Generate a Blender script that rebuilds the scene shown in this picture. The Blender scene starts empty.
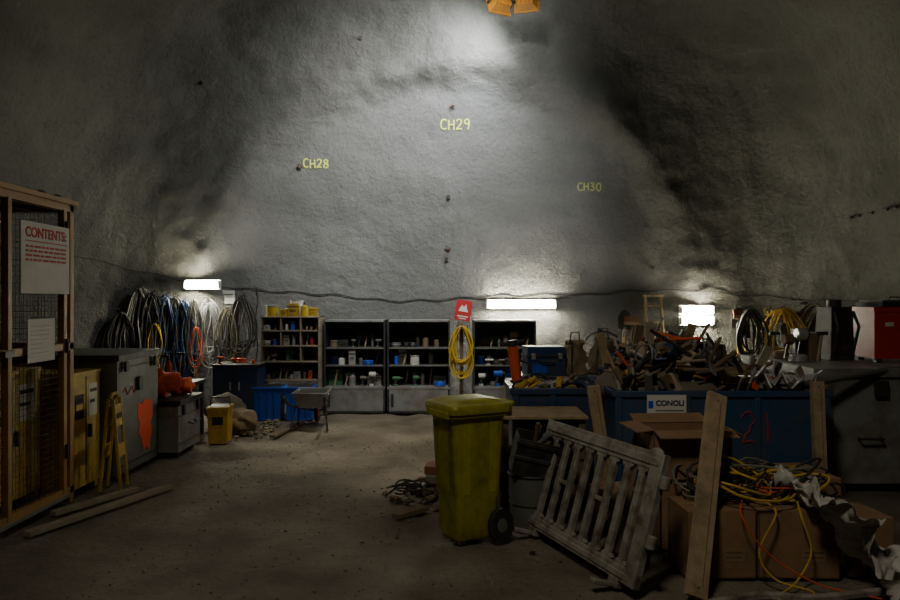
import bpy, bmesh, math, random
from mathutils import Vector, Matrix, noise, Euler
from mathutils.bvhtree import BVHTree
R = random.Random(7)
C = bpy.context.scene.collection

# ------------------------------------------------------------------ materials
def mat(name, col, rough=0.7, metal=0.0, dust=0.35, dustcol=(0.13,0.105,0.075), scale=6.0, bump=0.15, bscale=40, emit=None, es=0):
    m = bpy.data.materials.new(name); m.use_nodes = True
    nt = m.node_tree; N = nt.nodes; L = nt.links
    b = N['Principled BSDF']
    b.inputs['Roughness'].default_value = rough
    b.inputs['Metallic'].default_value = metal
    if emit:
        b.inputs['Base Color'].default_value = (*col,1)
        b.inputs['Emission Color'].default_value = (*emit,1)
        b.inputs['Emission Strength'].default_value = es
        return m
    tc = N.new('ShaderNodeTexCoord')
    n1 = N.new('ShaderNodeTexNoise'); n1.inputs['Scale'].default_value = scale; n1.inputs['Detail'].default_value = 8; n1.inputs['Roughness'].default_value=0.65
    L.new(tc.outputs['Object'], n1.inputs['Vector'])
    cr = N.new('ShaderNodeValToRGB')
    cr.color_ramp.elements[0].position = 0.42; cr.color_ramp.elements[0].color=(0,0,0,1)
    cr.color_ramp.elements[1].position = 0.68; cr.color_ramp.elements[1].color=(dust*1.6,)*3+(1,)
    L.new(n1.outputs['Fac'], cr.inputs['Fac'])
    mx = N.new('ShaderNodeMixRGB'); mx.inputs['Color1'].default_value=(*col,1); mx.inputs['Color2'].default_value=(*dustcol,1)
    cl = N.new('ShaderNodeClamp'); L.new(cr.outputs['Color'], cl.inputs['Value']); L.new(cl.outputs['Result'], mx.inputs['Fac'])
    L.new(mx.outputs['Color'], b.inputs['Base Color'])
    if bump:
        n2 = N.new('ShaderNodeTexNoise'); n2.inputs['Scale'].default_value=bscale; n2.inputs['Detail'].default_value=4
        L.new(tc.outputs['Object'], n2.inputs['Vector'])
        bp = N.new('ShaderNodeBump'); bp.inputs['Strength'].default_value=bump; bp.inputs['Distance'].default_value=0.01
        L.new(n2.outputs['Fac'], bp.inputs['Height']); L.new(bp.outputs['Normal'], b.inputs['Normal'])
    return m

def shotcrete(name, c1, c2, c3, bd=0.05, stretch=(0.55,0.55,1.1), sc=0.9, lo=.36, hi=.62, vault=None):
    m = bpy.data.materials.new(name); m.use_nodes=True
    nt=m.node_tree; N=nt.nodes; L=nt.links; b=N['Principled BSDF']; b.inputs['Roughness'].default_value=0.85
    tc=N.new('ShaderNodeTexCoord')
    mp=N.new('ShaderNodeMapping'); mp.inputs['Scale'].default_value=stretch; L.new(tc.outputs['Object'],mp.inputs['Vector'])
    n1=N.new('ShaderNodeTexNoise'); n1.inputs['Scale'].default_value=sc; n1.inputs['Detail'].default_value=5; n1.inputs['Roughness'].default_value=0.5
    L.new(mp.outputs['Vector'],n1.inputs['Vector'])
    cr=N.new('ShaderNodeValToRGB'); cr.color_ramp.elements[0].position=lo; cr.color_ramp.elements[0].color=(*c1,1)
    cr.color_ramp.elements[1].position=hi; cr.color_ramp.elements[1].color=(*c2,1)
    L.new(n1.outputs['Fac'],cr.inputs['Fac'])
    n2=N.new('ShaderNodeTexNoise'); n2.inputs['Scale'].default_value=16; n2.inputs['Detail'].default_value=8; n2.inputs['Roughness'].default_value=0.7
    L.new(tc.outputs['Object'],n2.inputs['Vector'])
    mx=N.new('ShaderNodeMixRGB'); mx.blend_type='MIX'; L.new(cr.outputs['Color'],mx.inputs['Color1']); mx.inputs['Color2'].default_value=(*c3,1)
    r2=N.new('ShaderNodeValToRGB'); r2.color_ramp.elements[0].position=0.5; r2.color_ramp.elements[1].position=0.75; r2.color_ramp.elements[1].color=(.7,.7,.7,1)
    L.new(n2.outputs['Fac'],r2.inputs['Fac']); L.new(r2.outputs['Color'],mx.inputs['Fac'])
    out=mx.outputs['Color']
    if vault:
        # outer dimness painted into the vault colour so the end-face arch reads, feathered together
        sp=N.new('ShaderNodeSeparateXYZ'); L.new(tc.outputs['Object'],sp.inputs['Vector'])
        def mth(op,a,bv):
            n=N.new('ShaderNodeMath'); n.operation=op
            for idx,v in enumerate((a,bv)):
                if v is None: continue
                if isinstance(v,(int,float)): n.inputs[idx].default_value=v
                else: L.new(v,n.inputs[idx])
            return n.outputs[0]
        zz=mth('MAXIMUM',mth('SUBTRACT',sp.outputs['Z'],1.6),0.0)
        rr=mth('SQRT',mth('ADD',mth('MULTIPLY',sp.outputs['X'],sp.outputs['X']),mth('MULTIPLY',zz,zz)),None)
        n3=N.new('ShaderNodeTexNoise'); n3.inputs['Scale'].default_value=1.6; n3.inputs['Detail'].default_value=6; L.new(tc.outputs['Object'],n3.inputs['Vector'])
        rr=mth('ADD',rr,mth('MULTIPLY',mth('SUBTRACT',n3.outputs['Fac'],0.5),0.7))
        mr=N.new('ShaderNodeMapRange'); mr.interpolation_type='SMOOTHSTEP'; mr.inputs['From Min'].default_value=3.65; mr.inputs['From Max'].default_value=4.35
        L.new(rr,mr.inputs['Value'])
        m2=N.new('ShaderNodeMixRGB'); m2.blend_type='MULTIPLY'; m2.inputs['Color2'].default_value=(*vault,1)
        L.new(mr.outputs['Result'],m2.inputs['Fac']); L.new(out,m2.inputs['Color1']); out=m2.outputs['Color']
    L.new(out,b.inputs['Base Color'])
    v=N.new('ShaderNodeTexNoise'); v.inputs['Scale'].default_value=13; v.inputs['Detail'].default_value=9; v.inputs['Roughness'].default_value=0.68
    L.new(tc.outputs['Object'],v.inputs['Vector'])
    bp=N.new('ShaderNodeBump'); bp.inputs['Strength'].default_value=1.0; bp.inputs['Distance'].default_value=bd
    L.new(v.outputs['Fac'],bp.inputs['Height']); L.new(bp.outputs['Normal'],b.inputs['Normal'])
    return m

M = {}
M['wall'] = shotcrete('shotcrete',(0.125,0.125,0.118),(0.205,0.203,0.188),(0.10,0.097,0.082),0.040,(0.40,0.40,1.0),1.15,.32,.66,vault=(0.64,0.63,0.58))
M['floor']= shotcrete('dirt_floor',(0.13,0.108,0.078),(0.28,0.238,0.18),(0.08,0.064,0.046),0.05,(1,1,1),1.0)
M['cage']=mat('amber_paint',(0.36,0.17,0.018),0.5,0,0.3)
M['yellow']=mat('yellow_paint',(0.60,0.38,0.012),0.5,0,0.35)
M['wire']=mat('wire_steel',(0.08,0.065,0.04),0.6,0.6,0.2)
M['grey']=mat('grey_painted_steel',(0.15,0.16,0.15),0.5,0.2,0.5,scale=4)
M['ltgrey']=mat('light_grey_steel',(0.27,0.28,0.28),0.5,0.1,0.5,scale=4)
M['dark']=mat('dark_steel',(0.04,0.045,0.05),0.5,0.3,0.3)
M['navy']=mat('navy_paint',(0.022,0.055,0.15),0.45,0.1,0.35,dustcol=(0.08,0.075,0.06),scale=4)
M['blue']=mat('blue_plastic',(0.015,0.10,0.60),0.45,0,0.15)
M['blueskip']=mat('blue_skip_paint',(0.03,0.085,0.20),0.5,0.1,0.4,dustcol=(0.11,0.11,0.10),scale=3.5)
M['black']=mat('black_rubber',(0.015,0.015,0.015),0.6,0,0.25)
M['white']=mat('white_plastic',(0.66,0.66,0.62),0.5,0,0.25)
M['paper']=mat('paper',(0.75,0.73,0.69),0.8,0,0.08,bump=0)
M['red']=mat('red_paint',(0.55,0.025,0.015),0.5,0,0.15)
M['redink']=mat('red_ink',(0.50,0.02,0.02),0.7,0,0.0,bump=0)
M['redspray']=mat('faint_red_spray',(0.50,0.03,0.03),0.8,0,0.6,dustcol=(0.05,0.07,0.13),scale=30,bump=0)
M['ink']=mat('black_ink',(0.02,0.02,0.02),0.7,0,0.0,bump=0)
M['orange']=mat('orange_cloth',(0.75,0.10,0.015),0.8,0,0.15)
M['fluoro']=mat('fluorescent_orange_spray',(1.0,0.09,0.015),0.7,0,0.05,scale=14,bump=0)
M['spray']=mat('yellow_green_spray',(0.80,0.86,0.15),0.8,0,0.1,scale=20,bump=0)
M['spraydim']=mat('faded_spray',(0.42,0.47,0.18),0.8,0,0.25,scale=20,bump=0)
M['wood']=mat('pale_timber',(0.42,0.31,0.18),0.8,0,0.4,scale=9)
M['oldwood']=mat('old_timber',(0.16,0.11,0.06),0.85,0,0.4,scale=9)
M['ply']=mat('plywood',(0.36,0.30,0.21),0.8,0,0.3,scale=5)
M['card']=mat('cardboard',(0.30,0.175,0.095),0.85,0,0.35,scale=5,bump=0.1)
M['tape']=mat('parcel_tape',(0.33,0.22,0.125),0.4,0,0.2)
M['bin']=mat('wheelie_bin_plastic',(0.38,0.36,0.012),0.5,0,0.5,dustcol=(0.15,0.13,0.03),scale=6,bump=0.2)
M['barrier']=mat('dirty_grey_plastic',(0.30,0.285,0.245),0.6,0,0.6,dustcol=(0.09,0.07,0.045),scale=9)
M['hosey']=mat('yellow_hose',(0.60,0.40,0.02),0.5,0,0.2)
M['hosel']=mat('pale_hose',(0.22,0.22,0.19),0.6,0,0.4)
M['hoseb']=mat('blue_hose',(0.03,0.08,0.20),0.5,0,0.3)
M['hoseo']=mat('olive_hose',(0.10,0.095,0.055),0.6,0,0.3)
M['rope']=mat('pale_rope',(0.38,0.39,0.40),0.8,0,0.4)
M['sheet']=mat('crumpled_plastic_sheet',(0.62,0.61,0.57),0.3,0,0.35,dustcol=(0.25,0.21,0.15),scale=5)
M['brick']=mat('brick',(0.22,0.08,0.04),0.9,0,0.4)
M['stone']=mat('stone',(0.17,0.15,0.12),0.9,0,0.3)
M['sack']=mat('hessian',(0.22,0.16,0.09),0.95,0,0.3)
M['silver']=mat('galvanised_steel',(0.60,0.60,0.60),0.35,0.6,0.2)
M['green']=mat('green_paint',(0.04,0.18,0.07),0.6,0,0.3)
M['tube']=mat('lamp_tube',(1,1,1),0.5,emit=(1.0,0.95,0.74),es=220)
M['flood']=mat('flood_glass',(1,1,1),0.5,emit=(0.85,0.93,1.0),es=15)
M['lamphous']=mat('lamp_housing',(0.8,0.8,0.74),0.5,0,0.1)
M['lampor']=mat('orange_lamp_housing',(0.6,0.25,0.02),0.5,0,0.25)

# ------------------------------------------------------------------ mesh builder
class MB:
    def __init__(s,name): s.name=name; s.bm=bmesh.new(); s.m=[]
    def mi(s,k):
        if k not in s.m: s.m.append(k)
        return s.m.index(k)
    def _set(s,verts,k):
        i=s.mi(k)
        for f in {f for v in verts for f in v.link_faces}: f.material_index=i
    def box(s,c,d,k,rot=(0,0,0),top=1.0,topy=None):
        mt=Matrix.Translation(c)@Euler(rot).to_matrix().to_4x4()@Matrix.Diagonal((*d,1))
        r=bmesh.ops.create_cube(s.bm,size=1)
        ty = top if topy is None else topy
        for v in r['verts']:
            if v.co.z>0: v.co.x*=top; v.co.y*=ty
            v.co = mt@v.co
        s._set(r['verts'],k); return r['verts']
    def bb(s,x0,x1,y0,y1,z0,z1,k): return s.box(((x0+x1)/2,(y0+y1)/2,(z0+z1)/2),(x1-x0,y1-y0,z1-z0),k)
    def cyl(s,a,b,r,k,r2=None,seg=14):
        a=Vector(a);b=Vector(b);d=b-a
        q=d.to_track_quat('Z','Y').to_matrix().to_4x4()
        mt=Matrix.Translation((a+b)/2)@q
        rr=bmesh.ops.create_cone(s.bm,cap_ends=True,segments=seg,radius1=r,radius2=r if r2 is None else r2,depth=d.length,matrix=mt)
        s._set(rr['verts'],k)
    def ball(s,c,d,k,jit=0.0,seed=0,sub=2,rot=(0,0,0)):
        mt=Matrix.Translation(c)@Euler(rot).to_matrix().to_4x4()@Matrix.Diagonal((*d,1))
        r=bmesh.ops.create_icosphere(s.bm,subdivisions=sub,radius=0.5)
        for v in r['verts']:
            n=noise.noise(v.co*3+Vector((seed,seed*1.7,0)))
            v.co=mt@(v.co*(1+jit*n))
        s._set(r['verts'],k)
    def tube(s,pts,r,k,seg=7,closed=False):
        pts=[Vector(p) for p in pts]; n=len(pts); rings=[]
        prev=None
        for i,p in enumerate(pts):
            if closed: t=(pts[(i+1)%n]-pts[i-1])
            else: t=pts[min(i+1,n-1)]-pts[max(i-1,0)]
            if t.length<1e-6: t=Vector((0,0,1))
            t.normalize()
            if prev is None:
                prev=t.orthogonal().normalized()
            u=(prev-t*prev.dot(t))
            if u.length<1e-4: u=t.orthogonal()
            u.normalize(); prev=u; w=t.cross(u)
            rings.append([s.bm.verts.new(p+(u*math.cos(a)+w*math.sin(a))*r) for a in [2*math.pi*j/seg for j in range(seg)]])
        i0=s.mi(k)
        rg=range(n if closed else n-1)
        for i in rg:
            A=rings[i];B=rings[(i+1)%n]
            off=0
            if closed and i==n-1:
                off=min(range(seg),key=lambda o:(A[0].co-B[o].co).length)
            for j in range(seg):
                try:
                    f=s.bm.faces.new((A[j],A[(j+1)%seg],B[(j+1+off)%seg],B[(j+off)%seg])); f.material_index=i0
                except ValueError: pass
        if not closed:
            for q in (rings[0][::-1],rings[-1]):
                f=s.bm.faces.new(q); f.material_index=i0
    def ring(s,c,rad,r,k,axis='Z',n=20):
        c=Vector(c);pts=[]
        for i in range(n):
            a=2*math.pi*i/n
            o={'Z':(math.cos(a),math.sin(a),0),'Y':(math.cos(a),0,math.sin(a)),'X':(0,math.cos(a),math.sin(a))}[axis]
            pts.append(c+Vector(o)*rad)
        s.tube(pts,r,k,6,True)
    def prism(s,poly,th,k,mt):
        A=[s.bm.verts.new(mt@Vector((x,-th/2,z))) for x,z in poly]
        B=[s.bm.verts.new(mt@Vector((x,th/2,z))) for x,z in poly]
        i=s.mi(k); n=len(poly)
        s.bm.faces.new(A).material_index=i; s.bm.faces.new(B[::-1]).material_index=i
        for j in range(n):
            s.bm.faces.new((A[j],B[j],B[(j+1)%n],A[(j+1)%n])).material_index=i
    def done(s,mt=None,loc=(0,0,0),rz=0,bevel=0.004,parent=None,ang=40):
        bmesh.ops.recalc_face_normals(s.bm,faces=s.bm.faces)
        me=bpy.data.meshes.new(s.name); s.bm.to_mesh(me); s.bm.free()
        for k in s.m: me.materials.append(M[k])
        for p in me.polygons: p.use_smooth=True
        me.set_sharp_from_angle(angle=math.radians(ang))
        o=bpy.data.objects.new(s.name,me); C.objects.link(o)
        if mt is not None: o.matrix_world=mt
        else:
            o.location=loc; o.rotation_euler=(0,0,rz)
        if bevel:
            b=o.modifiers.new('bevel','BEVEL'); b.width=bevel; b.segments=2; b.limit_method='ANGLE'; b.angle_limit=math.radians(58)
        if parent: o.parent=parent
        return o

def text(s,parent,mt,size,k,ext=0.0015,sx=1.0,bold=0.0):
    cu=bpy.data.curves.new('lettering','FONT'); cu.body=s; cu.size=size; cu.extrude=ext; cu.align_x='CENTER'; cu.align_y='CENTER'; cu.offset=bold
    cu.materials.append(M[k]); o=bpy.data.objects.new('lettering',cu); C.objects.link(o)
    o.parent=parent
    o.matrix_local=mt@Matrix.Diagonal((sx,1,1,1))
    return o
FACE_F = Matrix.Rotation(math.pi/2,4,'X')
FACE_X = Matrix.Rotation(math.pi/2,4,'Z')@FACE_F

# ------------------------------------------------------------------ cavern shell
ZC=1.6
prof=[]
n1=60
for i in range(n1+1):
    r=3.60*i/n1; prof.append((r,12.30-0.08*(r/3.6)**2))
for i in range(1,15):
    t=i/14; prof.append((3.60+.55*t,12.22-.36*(t*t*(3-2*t))))
for i in range(1,61):
    t=math.pi/2*i/60; prof.append((4.15+2.07*math.sin(t),9.2+2.66*math.cos(t)))
nface=len(prof)-1
yy=9.2
while yy>-6:
    yy-=0.2; prof.append((6.22+0.02*(9.2-yy)*0.5,yy))
sec=[]
nl=16; na=190
for i in range(nl): sec.append(('R',i/nl))
for i in range(na+1): sec.append(('A',math.pi*i/na))
for i in range(nl): sec.append(('L',1-(i+1)/nl))
def disp(p,r):
    q=Vector(p)
    big=noise.noise(q*0.55+Vector((3,1,7)))*0.07
    med=noise.noise(q*1.5+Vector((13,5,2)))*0.05
    sm=noise.noise(q*4.2)*0.030
    fine=noise.noise(q*10)*0.016
    w=min(1.0,max(0.35,(r-3.0)/1.2))
    return big*w+med*w+sm*(0.3+0.8*w)+fine*(0.2+w)
def shell_pt(i,j):
    r,y=prof[i]
    a=prof[max(i-1,0)]; b=prof[min(i+1,len(prof)-1)]
    t=Vector((b[0]-a[0],b[1]-a[1])).normalized()
    nr,ny=(t.y,-t.x)
    kind,v=sec[j]
    if kind=='R': d=(1,0); P=Vector((r,y,ZC*v))
    elif kind=='L': d=(-1,0); P=Vector((-r,y,ZC*v))
    else:
        d=(math.cos(v),math.sin(v)); P=Vector((r*d[0],y,ZC+r*d[1]))
    k=disp(P,r)
    fade=min(1,r/0.5)
    P=P+Vector((d[0]*nr*fade,ny,d[1]*nr*fade))*k
    f=math.exp(-((r-3.9)/.25)**2)
    P.y-= 0.12*f*noise.noise(P*1.3+Vector((9,9,9)))
    return P
cache={}
def build_shell(name,irange,jrange):
    bm=bmesh.new(); vs={}
    for i in range(irange[0],irange[1]+1):
        for j in range(jrange[0],jrange[1]+1):
            if (i,j) not in cache: cache[(i,j)]=shell_pt(i,j)
            vs[(i,j)]=bm.verts.new(cache[(i,j)])
    for i in range(irange[0],irange[1]):
        for j in range(jrange[0],jrange[1]):
            try: bm.faces.new((vs[(i,j)],vs[(i,j+1)],vs[(i+1,j+1)],vs[(i+1,j)]))
            except ValueError: pass
    bmesh.ops.remove_doubles(bm,verts=bm.verts,dist=0.0005)
    bmesh.ops.recalc_face_normals(bm,faces=bm.faces)
    tree=BVHTree.FromBMesh(bm)
    me=bpy.data.meshes.new(name); bm.to_mesh(me); bm.free()
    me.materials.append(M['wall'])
    for p in me.polygons: p.use_smooth=True
    o=bpy.data.objects.new(name,me); C.objects.link(o); return tree
J=len(sec)-1
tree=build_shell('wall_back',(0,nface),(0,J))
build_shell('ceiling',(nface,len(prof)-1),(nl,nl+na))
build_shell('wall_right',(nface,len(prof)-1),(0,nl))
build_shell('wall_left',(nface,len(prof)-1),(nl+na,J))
def wy(x,z):
    h=tree.ray_cast(Vector((x,3,z)),Vector((0,1,0)))
    return h[0].y if h[0] else 9.2
mb=MB('wall_front')
mb.bb(-6.6,6.6,-6.2,-6.0,0,8.2,'wall'); mb.done(bevel=0)
bm=bmesh.new(); nx,ny=190,270; g={}
for i in range(nx+1):
    for j in range(ny+1):
        x=-6.7+13.4*i/nx; y=-6.2+18.9*j/ny
        z=noise.noise(Vector((x*0.8,y*0.8,0)))*0.018+noise.noise(Vector((x*3,y*3,4)))*0.010-0.016
        for xc in (-1.75,-.45):      # wheel ruts worn in the dirt
            d=x-(xc+.35*math.sin(y*.35)); z-=0.022*math.exp(-(d/.13)**2)-0.010*math.exp(-((abs(d)-.24)/.07)**2)
        g[(i,j)]=bm.verts.new((x,y,min(z,.004)))
for i in range(nx):
    for j in range(ny): bm.faces.new((g[(i,j)],g[(i+1,j)],g[(i+1,j+1)],g[(i,j+1)]))
me=bpy.data.meshes.new('floor'); bm.to_mesh(me); bm.free(); me.materials.append(M['floor'])
for p in me.polygons: p.use_smooth=True
C.objects.link(bpy.data.objects.new('floor',me))
mb=MB('gravel')
for i in range(900):
    x=R.uniform(-2.3,1.0); y=R.uniform(3,9.0); s=R.uniform(0.005,0.022)
    mb.ball((x,y,s*0.1-0.008),(s*1.4,s,s*0.8),R.choice(['stone','stone','sack']),0.5,i,1,(0,0,R.uniform(0,3)))
mb.done(bevel=0)

# ------------------------------------------------------------------ wall writing
GL={'C':[[(.9,.85),(.6,1),(.2,.85),(.05,.5),(.2,.12),(.6,0),(.9,.12)]],
'H':[[(.08,1),(.05,0)],[(.85,1),(.88,0)],[(.06,.5),(.86,.52)]],
'2':[[(.1,.8),(.35,1),(.75,.92),(.8,.65),(.45,.3),(.08,.02),(.5,.06),(.9,.02)]],
'8':[[(.75,.88),(.45,1),(.15,.82),(.3,.6),(.7,.42),(.85,.18),(.5,0),(.12,.15),(.25,.42),(.65,.6),(.8,.8),(.75,.88)]],
'9':[[(.8,.75),(.5,.52),(.15,.68),(.3,.97),(.7,.98),(.82,.72),(.78,.3),(.6,0)]],
'3':[[(.1,.92),(.5,1),(.8,.8),(.4,.55),(.85,.3),(.5,0),(.08,.1)]],
'0':[[(.5,1),(.15,.8),(.08,.4),(.35,0),(.75,.08),(.9,.5),(.8,.88),(.5,1)]]}
def smooth(pts,n=5):
    out=[]
    P=[Vector((*p,0)) for p in pts]
    if len(P)<3: return [P[0].lerp(P[-1],i/6)[:2] for i in range(7)]
    for i in range(len(P)-1):
        p0=P[max(i-1,0)];p1=P[i];p2=P[i+1];p3=P[min(i+2,len(P)-1)]
        for k in range(n):
            t=k/n
            out.append((0.5*((2*p1)+(p2-p0)*t+(2*p0-5*p1+4*p2-p3)*t*t+(3*p1-p0-3*p2+p3)*t*t*t))[:2])
    out.append(P[-1][:2]); return out
def wallwrite(name,s,x,z,h,k):
    mb=MB(name); w=h*0.66; tot=w*1.2*len(s)
    for i,ch in enumerate(s):
        x0=x-tot/2+i*w*1.2; zo=R.uniform(-.1,.1)*h*0.5
        for st in GL[ch]:
            pts=[]
            for u,v in smooth(st):
                X=x0+u*w; Z=z-h/2+v*h+zo; pts.append((X,wy(X,Z)-0.004,Z))
            mb.tube(pts,0.013,k,6)
    mb.done(bevel=0)
wallwrite('spray_writing','CH29',0.10,4.71,0.165,'spray')
wallwrite('spray_writing','CH28',-2.25,4.05,0.14,'spray')
wallwrite('spray_writing','CH30',2.36,3.66,0.13,'spraydim')
for (x,z) in [(0.05,5.02),(-2.53,3.98),(-0.04,2.62)]:
    y=wy(x,z); mb=MB('rock_bolt')
    mb.box((0,-0.02,0),(0.08,0.03,0.08),'dark',(0,0.5,0)); mb.cyl((0,-.01,0),(0,-0.09,0),0.016,'brick'); mb.cyl((0,-.03,0),(0,-.06,0),0.028,'brick',seg=6)
    mb.done(loc=(x,y,z))
for (x,z) in [(-1.45,6.0),(-0.03,3.5),(-0.06,2.45),(-3.9,5.15),(3.4,2.3)]:
    y=wy(x,z); mb=MB('drain_stub'); mb.cyl((0,.04,0),(0,-0.05,-.01),0.03,'black'); mb.ring((0,-.05,-.01),.03,.006,'dark','Y',12); mb.done(loc=(x,y,z),bevel=0)
mb=MB('pipe_stub_row')
for i in range(5):
    x=5.80+i*0.055; z=2.95+i*0.015; y=wy(x,z); mb.cyl((x,y+.03,z),(x,y-0.06,z-.01),0.02,'dark')
mb.done(bevel=0)
cp=[(-6.0,2.55),(-5.75,2.45),(-5.2,2.28),(-4.4,2.08),(-3.35,1.93),(-2.0,1.84),(-.85,1.74),(.5,1.8),(1.85,1.82),(2.9,1.9),(4.0,1.9),(5.0,1.8),(5.9,1.72)]
pts=[]
for u,v in smooth(cp,8):
    v+=0.02*math.sin(u*9); pts.append((u,wy(u,v)-0.03,v))
mb=MB('wall_cable'); mb.tube(pts,0.009,'black',6)
vp=[(-3.25+0.02*math.sin(i),wy(-3.25,1.95-i*.12)-0.03,1.95-i*.12) for i in range(14)]
mb.tube(vp,0.009,'black',6)
mb.done(bevel=0)

# ------------------------------------------------------------------ lamps
def wall_lamp(x,z,L,power,lift=0.08,rows=1):
    y=min(wy(x-L/2,z),wy(x+L/2,z),wy(x,z))-lift
    mb=MB('fluorescent_batten_lamp')
    for r_ in range(rows):
        zz=(r_-(rows-1)/2)*.17
        mb.box((0,0.035,zz),(L+0.06,0.03,0.15),'lamphous')
        mb.box((0,0.015,zz),(L+0.04,0.04,0.06),'lamphous')
        mb.box((-(L/2+.01),-0.02,zz),(0.02,0.07,0.12),'lamphous'); mb.box(((L/2+.01),-0.02,zz),(0.02,0.07,0.12),'lamphous')
        mb.cyl((-L/2,-0.03,zz+0.035),(L/2,-0.03,zz+0.035),0.019,'tube'); mb.cyl((-L/2,-0.03,zz-0.035),(L/2,-0.03,zz-0.035),0.019,'tube')
    o=mb.done(loc=(x,y,z),bevel=0)
    ld=bpy.data.lights.new('lamp_glow','AREA'); ld.shape='RECTANGLE'; ld.size=L; ld.size_y=0.12; ld.energy=power; ld.color=(1,.95,.76)
    lo=bpy.data.objects.new('lamp_glow',ld); C.objects.link(lo); lo.parent=o; lo.location=(0,-0.09,0); lo.rotation_euler=(math.radians(35),0,0)
    return o
wall_lamp(1.20,1.68,1.12,26)
wall_lamp(-4.0,2.0,0.52,16,lift=0.12,rows=1)
wall_lamp(4.02,1.50,0.50,12,lift=0.1,rows=2)
def area(name,loc,tgt,size,en,col,spot=None,blend=1.0):
    ld=bpy.data.lights.new(name,'SPOT' if spot else 'AREA')
    if spot: ld.spot_size=math.radians(spot); ld.spot_blend=blend; ld.shadow_soft_size=size
    else: ld.size=size
    ld.energy=en; ld.color=col
    o=bpy.data.objects.new(name,ld); C.objects.link(o); o.location=loc
    o.rotation_euler=(Vector(tgt)-Vector(loc)).to_track_quat('-Z','Y').to_euler(); return o
def floodlight(loc,tgt,k='lampor',glass='flood'):
    mb=MB('floodlight')
    mb.box((0,0,0.04),(0.34,0.26,0.12),k,top=0.7); mb.box((0,0,-0.03),(0.38,0.30,0.03),k)
    mb.box((0,0,-0.048),(0.32,0.24,0.008),glass)
    for i in range(5): mb.box((-0.12+i*.06,0,0.12),(0.01,0.2,0.05),k)
    mb.tube([(-.2,0,0),(-.21,0,.12),(-.12,0,.22),(.12,0,.22),(.21,0,.12),(.2,0,0)],0.014,'dark')
    q=(Vector(tgt)-Vector(loc)).to_track_quat('-Z','Y').to_matrix().to_4x4()
    return mb.done(mt=Matrix.Translation(loc)@q,bevel=0.006)
floodlight((0.74,10.95,6.20),(0.1,12.2,5.6))
floodlight((1.15,10.9,6.22),(1.6,12.3,5.9))
mb=MB('lamp_hanging_bracket'); mb.box((0.92,10.95,6.46),(0.8,0.05,0.05),'dark'); mb.cyl((.72,10.95,6.46),(.72,10.95,7.05),0.015,'dark'); mb.cyl((1.15,10.95,6.46),(1.15,10.95,7.05),0.015,'dark'); mb.done()
area('flood_beam_upper',(0.68,11.10,6.04),(-0.40,12.2,5.2),0.25,430,(0.88,0.94,1.0),spot=140)
floodlight((-0.2,8.0,6.9),(-0.3,9.2,0),'lamphous','lamphous')  # made-up housing above the view, for the floor fill
area('fill_light_floor',(-0.2,8.0,6.8),(-0.3,9.4,0),0.25,900,(1,.94,.80),spot=56)  # fill added to brighten the floor, from an unseen source
floodlight((0.0,6.2,6.9),(-0.4,12.2,3.4),'lamphous','lamphous')  # made-up housing above the view, for the end-wall fill
area('fill_light_wall',(0.0,6.3,6.8),(-0.55,12.3,3.9),0.3,2500,(0.97,0.99,0.98),spot=64)  # unseen extra spot, added to lift the end wall
floodlight((-0.8,0.5,6.6),(0.4,5,0),'lamphous','lamphous')  # made-up housing overhead, out of view, for the front fill
area('fill_light_front',(-0.8,0.6,6.5),(0.9,5.4,0),0.5,440,(1,.90,.72),spot=74)  # warm foreground fill, added out of view

# ------------------------------------------------------------------ cage
cage=MB('gas_storage_cage')
X0,X1,Y0,Y1,H=-4.5,-3.28,4.2,6.33,2.58
for x in (X0,X1-0.06):
    for y in (Y0,Y1-0.06):
        cage.bb(x,x+.06,y,y+.06,0,H,'cage')
for y in (5.38,6.16): cage.bb(X1-.05,X1+.005,y,y+.05,0.1,H-.06,'cage')
for z in (0.08,1.32,H-0.07):
    cage.bb(X1-.055,X1,Y0,Y1,z,z+.06,'cage'); cage.bb(X0,X0+.05,Y0,Y1,z,z+.06,'cage')
    cage.bb(X0,X1,Y0,Y0+.05,z,z+.06,'cage'); cage.bb(X0,X1,Y1-.05,Y1,z,z+.06,'cage')
cage.bb(X0-.03,X1+.03,Y0-.03,Y1+.03,H-.01,H+.03,'cage')
cage.bb(X0,X1,Y0,Y1,0.05,0.08,'grey')
y=Y0+.08
while y<Y1-.06:
    cage.bb(X1-.032,X1-.028,y,y+.004,.1,H-.05,'wire'); y+=.05
z=.15
while z<H-.05:
    cage.bb(X1-.030,X1-.026,Y0+.05,Y1-.05,z,z+.004,'wire')
    cage.bb(X0+.05,X1-.05,Y1-.032,Y1-.028,z,z+.004,'wire'); z+=.05
x=X0+.08
while x<X1-.06:
    cage.bb(x,x+.004,Y1-.034,Y1-.030,.1,H-.05,'wire'); x+=.05
cage.box((X1+.02,5.36,1.35),(.03,.12,.05),'dark')
for z in (.4,1.3,2.3): cage.cyl((X1+.015,6.19,z),(X1+.015,6.19,z+.12),.014,'dark')
for yv in (6.25,6.0): cage.ball((X1-.1,yv,2.63),(.08,.08,.06),'dark')
co=cage.done(bevel=0.003)
sg=MB('contents_sign'); sg.bb(-3.262,-3.250,5.50,6.20,1.80,2.36,'paper'); s=sg.done(bevel=0.002)
text('CONTENTS:',s,Matrix.Translation((-3.2485,5.85,2.275))@FACE_X,0.108,'redink',bold=.003)
sb=MB('sign_lines')
sb.bb(-3.2495,-3.247,5.55,6.15,2.205,2.213,'redink')
for r_ in range(4):
    yv=5.56
    while yv<6.08:
        w=R.uniform(.03,.09); sb.bb(-3.2495,-3.247,yv,min(yv+w,6.14),2.16-r_*.035,2.176-r_*.035,'redink'); yv+=w+.018
sb.done(bevel=0,parent=s)
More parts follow.
